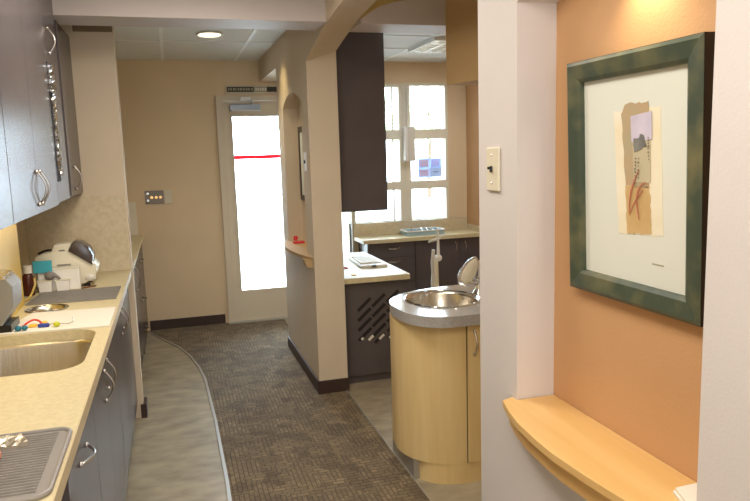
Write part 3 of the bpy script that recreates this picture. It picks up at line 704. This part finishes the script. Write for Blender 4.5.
tr = empty('dish_tray', (2.4,6.2,.742)); tag(tr, 'pale blue clear tray holding instruments on the window worktop', 'tray')
mb = MB(); mb.box(2.14,2.52,6.12,6.34,.7425,.75); mb.box(2.14,2.15,6.12,6.34,.75,.785); mb.box(2.51,2.52,6.12,6.34,.75,.785); mb.box(2.15,2.51,6.12,6.13,.75,.785); mb.box(2.15,2.51,6.33,6.34,.75,.785)
part(tr, 'tub', 'greyblue', mb); part(tr, 'rim', 'white', MB().tube([(x,y,.786) for x,y in rrect(2.135,2.525,6.115,6.345,.02)], .006, closed=True), True)
mb = MB()
for i in range(5): mb.tube([(2.2+.06*i,6.15,.757),(2.24+.05*i,6.30,.80)], .006)
part(tr, 'instrument', 'steel', mb)
hp = empty('instrument_post', (1.93,4.9,0)); tag(hp, 'white instrument post with hoses standing behind the round sink counter', 'dental instrument post')
part(hp, 'foot', 'white', MB().lathe([(.14,0),(.14,.015),(.05,.03)], (1.93,4.9,0), 24), True)
part(hp, 'post', 'offwhite', MB().tube([(1.93,4.9,.02),(1.93,4.9,.5),(1.932,4.9,.70)], [.034,.032,.026], 14), True)
part(hp, 'holder', 'white', MB().ball((1.955,4.895,.72), .035,.03,.028), True)
part(hp, 'syringe', 'white', MB().tube([(1.958,4.89,.72),(1.955,4.885,.80),(1.953,4.88,.95)], [.014,.012,.008]), True)
part(hp, 'handpiece', 'frost', MB().tube([(1.905,4.885,.60),(1.905,4.88,.70),(1.91,4.87,.79)], [.010,.016,.014]), True)
part(hp, 'arm', 'frost', MB().tube([(1.87,4.87,.855),(1.93,4.88,.865),(2.03,4.9,.90)], [.008,.012,.004]), True)

# ------------------------------------------------------------------ round sink cabinet
def stadium(x0, xr, y0, y1, n=18):
    r = (y1-y0)/2; cy = (y0+y1)/2; out = []
    for i in range(n+1):
        a = math.radians(270 - 180*i/n); out.append((x0+r+r*math.cos(a), cy+r*math.sin(a)))
    return [(xr,y0)] + out + [(xr,y1)]
ct = empty('worktop', (1.3,3.06,.78)); tag(ct, 'round-ended grey worktop holding the oval sink', 'worktop')
OUT = [(1.798,2.75),(1.45,2.74),(1.22,2.724),(1.122,2.732),(1.05,2.77),(1.0,2.845),(.98,2.93),(.976,3.04),(.986,3.12),(1.012,3.19),(1.076,3.266),(1.178,3.33),(1.30,3.366),(1.446,3.383),(1.798,3.39)]
def chaikin(pts, it=2):
    for _ in range(it):
        q_ = [pts[0]]
        for a, b in zip(pts, pts[1:]):
            a, b = Vector(a), Vector(b); q_ += [tuple(a.lerp(b,.25)), tuple(a.lerp(b,.75))]
        pts = q_ + [pts[-1]]
    return pts
OUTS = chaikin(OUT)
part(ct, 'slab', 'greystone', slab_with_holes(OUTS, [circ(1.252,3.085,.175,36,1.12)], .77, .82))
sk = empty('round_sink', (1.252,3.085,.7)); tag(sk, 'oval steel sink set in the round-ended grey worktop', 'sink')
part(sk, 'rim', 'chrome', MB().tube([(x,y,.821) for x,y in circ(1.252,3.085,.182,40,1.12)], .007, closed=True), True)
basin(lambda t: circ(1.252,3.085,.174-t,36,1.12), [(-.008,.823),(0,.8215),(.006,.805),(.016,.74),(.04,.70),(.09,.685),(.14,.683)], 'steel', 'basin', sk)
part(sk, 'drain', 'chrome', MB().lathe([(.026,0),(.024,.004),(.012,.001)], (1.252,3.085,.683), 18), True)
cb = empty('sink_cabinet', (1.4,3.06,0)); tag(cb, 'curved maple cabinet under the oval sink', 'cabinet')
INN = stadium(.985, 1.797, 2.775, 3.33)
INN = [(1.797,2.775),(1.25,2.775)] + [(1.25-.265*math.sin(a)**.9 if a>0 else 1.25, 2.775+.27*(1-math.cos(a))) for a in [PI/2*i/12 for i in range(13)]][1:] + [(1.0,3.16),(1.06,3.25),(1.17,3.31),(1.3,3.33),(1.797,3.33)]
smoothed(part(cb, 'body', 'maple', slab_with_holes(INN, [circ(1.252,3.085,.19,36,1.12)], .10, .769)))
part(cb, 'seam', 'lam_in', MB().box(1.240,1.243,2.7735,2.78,.10,.769))
dd = part(cb, 'door', 'maple', MB().box(1.244,1.60,2.764,2.7745,.103,.766,bev=.001))
hh = bow(MB(), (1.275,2.764,.625), (1.275,2.764,.735), (0,-1,0), .024, .005).build('handle','nickel',dd,True)
PL = [(1.797,2.775),(1.25,2.775)] + [(1.25-.205*math.sin(a), 2.775+.14*(1-math.cos(a))) for a in [PI/2*i/10 for i in range(1,11)]] + [(1.045,3.2),(1.797,3.25)]
part(cb, 'plinth', 'maple', MB().prism(PL, 'z', .0, .099), True)
part(cb, 'kick_plate', 'metalstrip', MB().box(1.018,1.046,2.90,3.22,.001,.098))
fa = empty('faucet', (1.45,3.12,.82)); tag(fa, 'chrome faucet with a broad oval spout shield behind the oval sink', 'faucet')
part(fa, 'base', 'chrome', MB().lathe([(.034,0),(.032,.01),(.02,.03),(.018,.07),(.022,.09)], (1.462,3.11,.82), 20), True)
part(fa, 'neck', 'chrome', MB().tube([(1.462,3.11,.90),(1.466,3.11,.95),(1.458,3.11,.985),(1.43,3.11,.99),(1.41,3.105,.975)], [.018,.017,.015,.013,.012], 12), True)
def oval(cx,cy,cz,rx,rz,ang,th,y0):
    pts = []
    for i in range(28):
        a = 2*PI*i/28; u, v = rx*math.cos(a), rz*math.sin(a)*(1-.25*math.cos(a))
        pts.append((cx+u*math.cos(ang)-v*math.sin(ang), cz+u*math.sin(ang)+v*math.cos(ang)))
    return pts
part(fa, 'shield', 'chrome', MB().prism(oval(1.400,0,.945,.082,.044,math.radians(60),0,0), 'y', 3.085, 3.10, bev=.004), True)
part(fa, 'shield_face', 'offwhite', MB().prism(oval(1.403,0,.948,.068,.032,math.radians(60),0,0), 'y', 3.079, 3.086, bev=.002), True)
part(fa, 'lever', 'chrome', MB().tube([(1.462,3.11,.895),(1.44,3.09,.885),(1.385,3.06,.895)], [.012,.010,.006]), True)

# ------------------------------------------------------------------ near niche: shelf, picture, switch, cards
sh = empty('niche_shelf', (.85,1.25,.863)); tag(sh, 'bowed maple shelf below the large framed picture', 'shelf')
fr = [(.8485,1.60),(.812,1.585),(.793,1.52),(.776,1.439),(.767,1.339),(.764,1.258),(.772,1.138),(.786,1.02),(.81,.93),(.8485,.86)]
part(sh, 'board', 'maple_h', MB().prism(fr + [(.8485,.924),(.96,.924),(.96,1.574),(.8485,1.574)], 'z', .863, .883, bev=.002))
part(sh, 'apron', 'maple_h', MB().prism([(min(x+.02,.8485),y) for x,y in fr[1:-1]] + [(.8485,.92),(.8485,1.585)], 'z', .815, .8628))
for i, (lab, dx) in enumerate((('lower white booklet of the pile on the maple shelf', 0),('topmost white booklet of the pile on the maple shelf', .003))):
    o = MB().prism([(.885+dx,1.022-dx),(.95,1.024-dx),(.95,.955),(.862+dx,.955)], 'z', .8832+.007*i, .8832+.007*i+.0062, bev=.001).build('booklet','paper')
    tag(o, lab, 'booklet', 'white booklets piled on the maple shelf')
YC, ZB = 1.244, 1.207
pic = empty('framed_picture', (.9605,YC,ZB)); tag(pic, 'large green-framed abstract collage hanging above the maple shelf', 'picture')
def pp(name, m, mb, par=pic, smooth=False): return mb.build(name, m, par, smooth)
W2, HH, FW, DP = .219, .536, .047, .024
bm = bmesh.new()
rects = [(W2,0,HH,0.0),(W2,0,HH,-DP),(W2-.008,.008,HH-.008,-DP-.004),(W2-FW+.008,FW-.008,HH-FW+.008,-DP+.001),(W2-FW,FW,HH-FW,-DP+.006),(W2-FW,FW,HH-FW,-.006)]
rings = [[bm.verts.new((x,y,z)) for y,z in ((-a,b),(a,b),(a,c_),(-a,c_))] for a,b,c_,x in rects]
for a, b in zip(rings, rings[1:]):
    for k in range(4): bm.faces.new((a[k],a[(k+1)%4],b[(k+1)%4],b[k]))
mb = MB(); mb._add(bm); fo = pp('frame', 'frame', mb)
mb = MB()
for y0_,y1_,z0_,z1_ in ((-W2-.0008,-W2+.0002,0,HH),(W2-.0002,W2+.0008,0,HH),(-W2,W2,-.0008,.0002),(-W2,W2,HH-.0002,HH+.0008)): mb.box(-DP+.0005,-.0003,y0_,y1_,z0_,z1_)
pp('frame_edge', 'frame_side', mb)
pp('mat_board', 'matboard', MB().box(-.008,-.002,-W2+FW-.003,W2-FW+.003,FW-.003,HH-FW+.003))
def poly(pts, d, th=.0006):   # pts in (y,z) world-like coords on the picture, d = depth from wall
    return MB().prism([((y*.985-YC), (1.55+(z-1.55)*.985)-ZB) for y,z in pts], 'x', -d-th, -d)
rnd = random.Random(2)
def torn(pts, amp, n=10):
    out = []
    for i in range(len(pts)):
        a, b = pts[i], pts[(i+1)%len(pts)]
        for k in range(n):
            t = k/n; out.append((a[0]+(b[0]-a[0])*t+rnd.uniform(-amp,amp), a[1]+(b[1]-a[1])*t+rnd.uniform(-amp,amp)))
    return out
art = pp('artwork', 'art_cream', poly(torn([(1.325,1.622),(1.175,1.626),(1.162,1.36),(1.308,1.352)], .0022), .0081))
pp('torn_paper', 'art_tan', poly(torn([(1.298,1.615),(1.285,1.637),(1.21,1.637),(1.205,1.46),(1.284,1.46)], .0025), .0088), art)
pp('painted_strip', 'art_ochre', poly(torn([(1.284,1.461),(1.205,1.461),(1.2,1.362),(1.278,1.355)], .0022), .0088), art)
pp('pale_strip', 'art_sage', poly([(1.262,1.60),(1.203,1.612),(1.202,1.47),(1.255,1.47)], .0095), art)
pp('lilac_patch', 'art_lilac', poly([(1.265,1.610),(1.198,1.617),(1.197,1.56),(1.262,1.555)], .0102), art)
pp('slate_blot', 'art_blot', poly(torn([(1.255,1.56),(1.222,1.572),(1.214,1.545),(1.25,1.535)], .003, 4), .0109), art)
mb = MB()
for col_, (yy, za, zb) in enumerate(((1.247,1.522,1.468),(1.236,1.522,1.475),(1.205,1.565,1.52))):
    z = za
    while z > zb:
        w_ = rnd.uniform(.0015,.004); y_ = yy + rnd.uniform(-.0015,.0015)
        q_ = poly([(y_,z),(y_+w_,z),(y_+w_,z-.003),(y_,z-.003)], .0116)
        pp('ink_mark', 'ink', q_, art)
        z -= rnd.uniform(.005,.009)
mb = MB()
def stroke(pts, w0):
    ps = [((y*.985-YC), (1.55+(z-1.55)*.985)-ZB) for y,z in pts]; n_ = len(ps)
    L_, R_ = [], []
    for i,(y,z) in enumerate(ps):
        a = ps[max(i-1,0)]; b = ps[min(i+1,n_-1)]; t = Vector((b[0]-a[0],b[1]-a[1])).normalized(); k = w0*math.sin(PI*(i+.4)/(n_-.2))*.5+.0004
        L_.append((y-t.y*k, z+t.x*k)); R_.append((y+t.y*k, z-t.x*k))
    mb.prism(L_+R_[::-1], 'x', -.0124, -.0118)
stroke([(1.235,1.497),(1.25,1.475),(1.262,1.45),(1.267,1.425),(1.268,1.402)], .0032)
stroke([(1.214,1.472),(1.228,1.465),(1.24,1.45),(1.244,1.43),(1.24,1.41),(1.235,1.39)], .003)
stroke([(1.222,1.455),(1.24,1.438),(1.256,1.418),(1.268,1.398)], .002)
pp('rust_stroke', 'art_red', mb, art)
mb = MB(); mb.box(-.0088,-.0082,-.10,-.065,.095,.0975); pp('signature', 'sign_light', mb)
pic.rotation_euler = (0, math.radians(-1.7), 0)
sw = empty('light_switch', (.85,1.71,1.49)); tag(sw, 'ivory switch plate with a black toggle on the pale column', 'switch')
part(sw, 'plate', 'offwhite', MB().box(.842,.8495,1.665,1.738,1.435,1.553,bev=.003))
mb = MB(); mb.box(.837,.843,1.698,1.708,1.486,1.503,bev=.002); mb.box(.830,.839,1.700,1.706,1.494,1.501); part(sw, 'toggle', 'black', mb)
for z in (1.456,1.532): part(sw, 'screw', 'nickel', MB().ball((.8415,1.702,z), .002,.003,.003, 8))
spot('picture_spot_beam', (.915,1.215,1.965), (.955,1.215,1.5), 6, (1,.84,.55), 100, 1, .012)
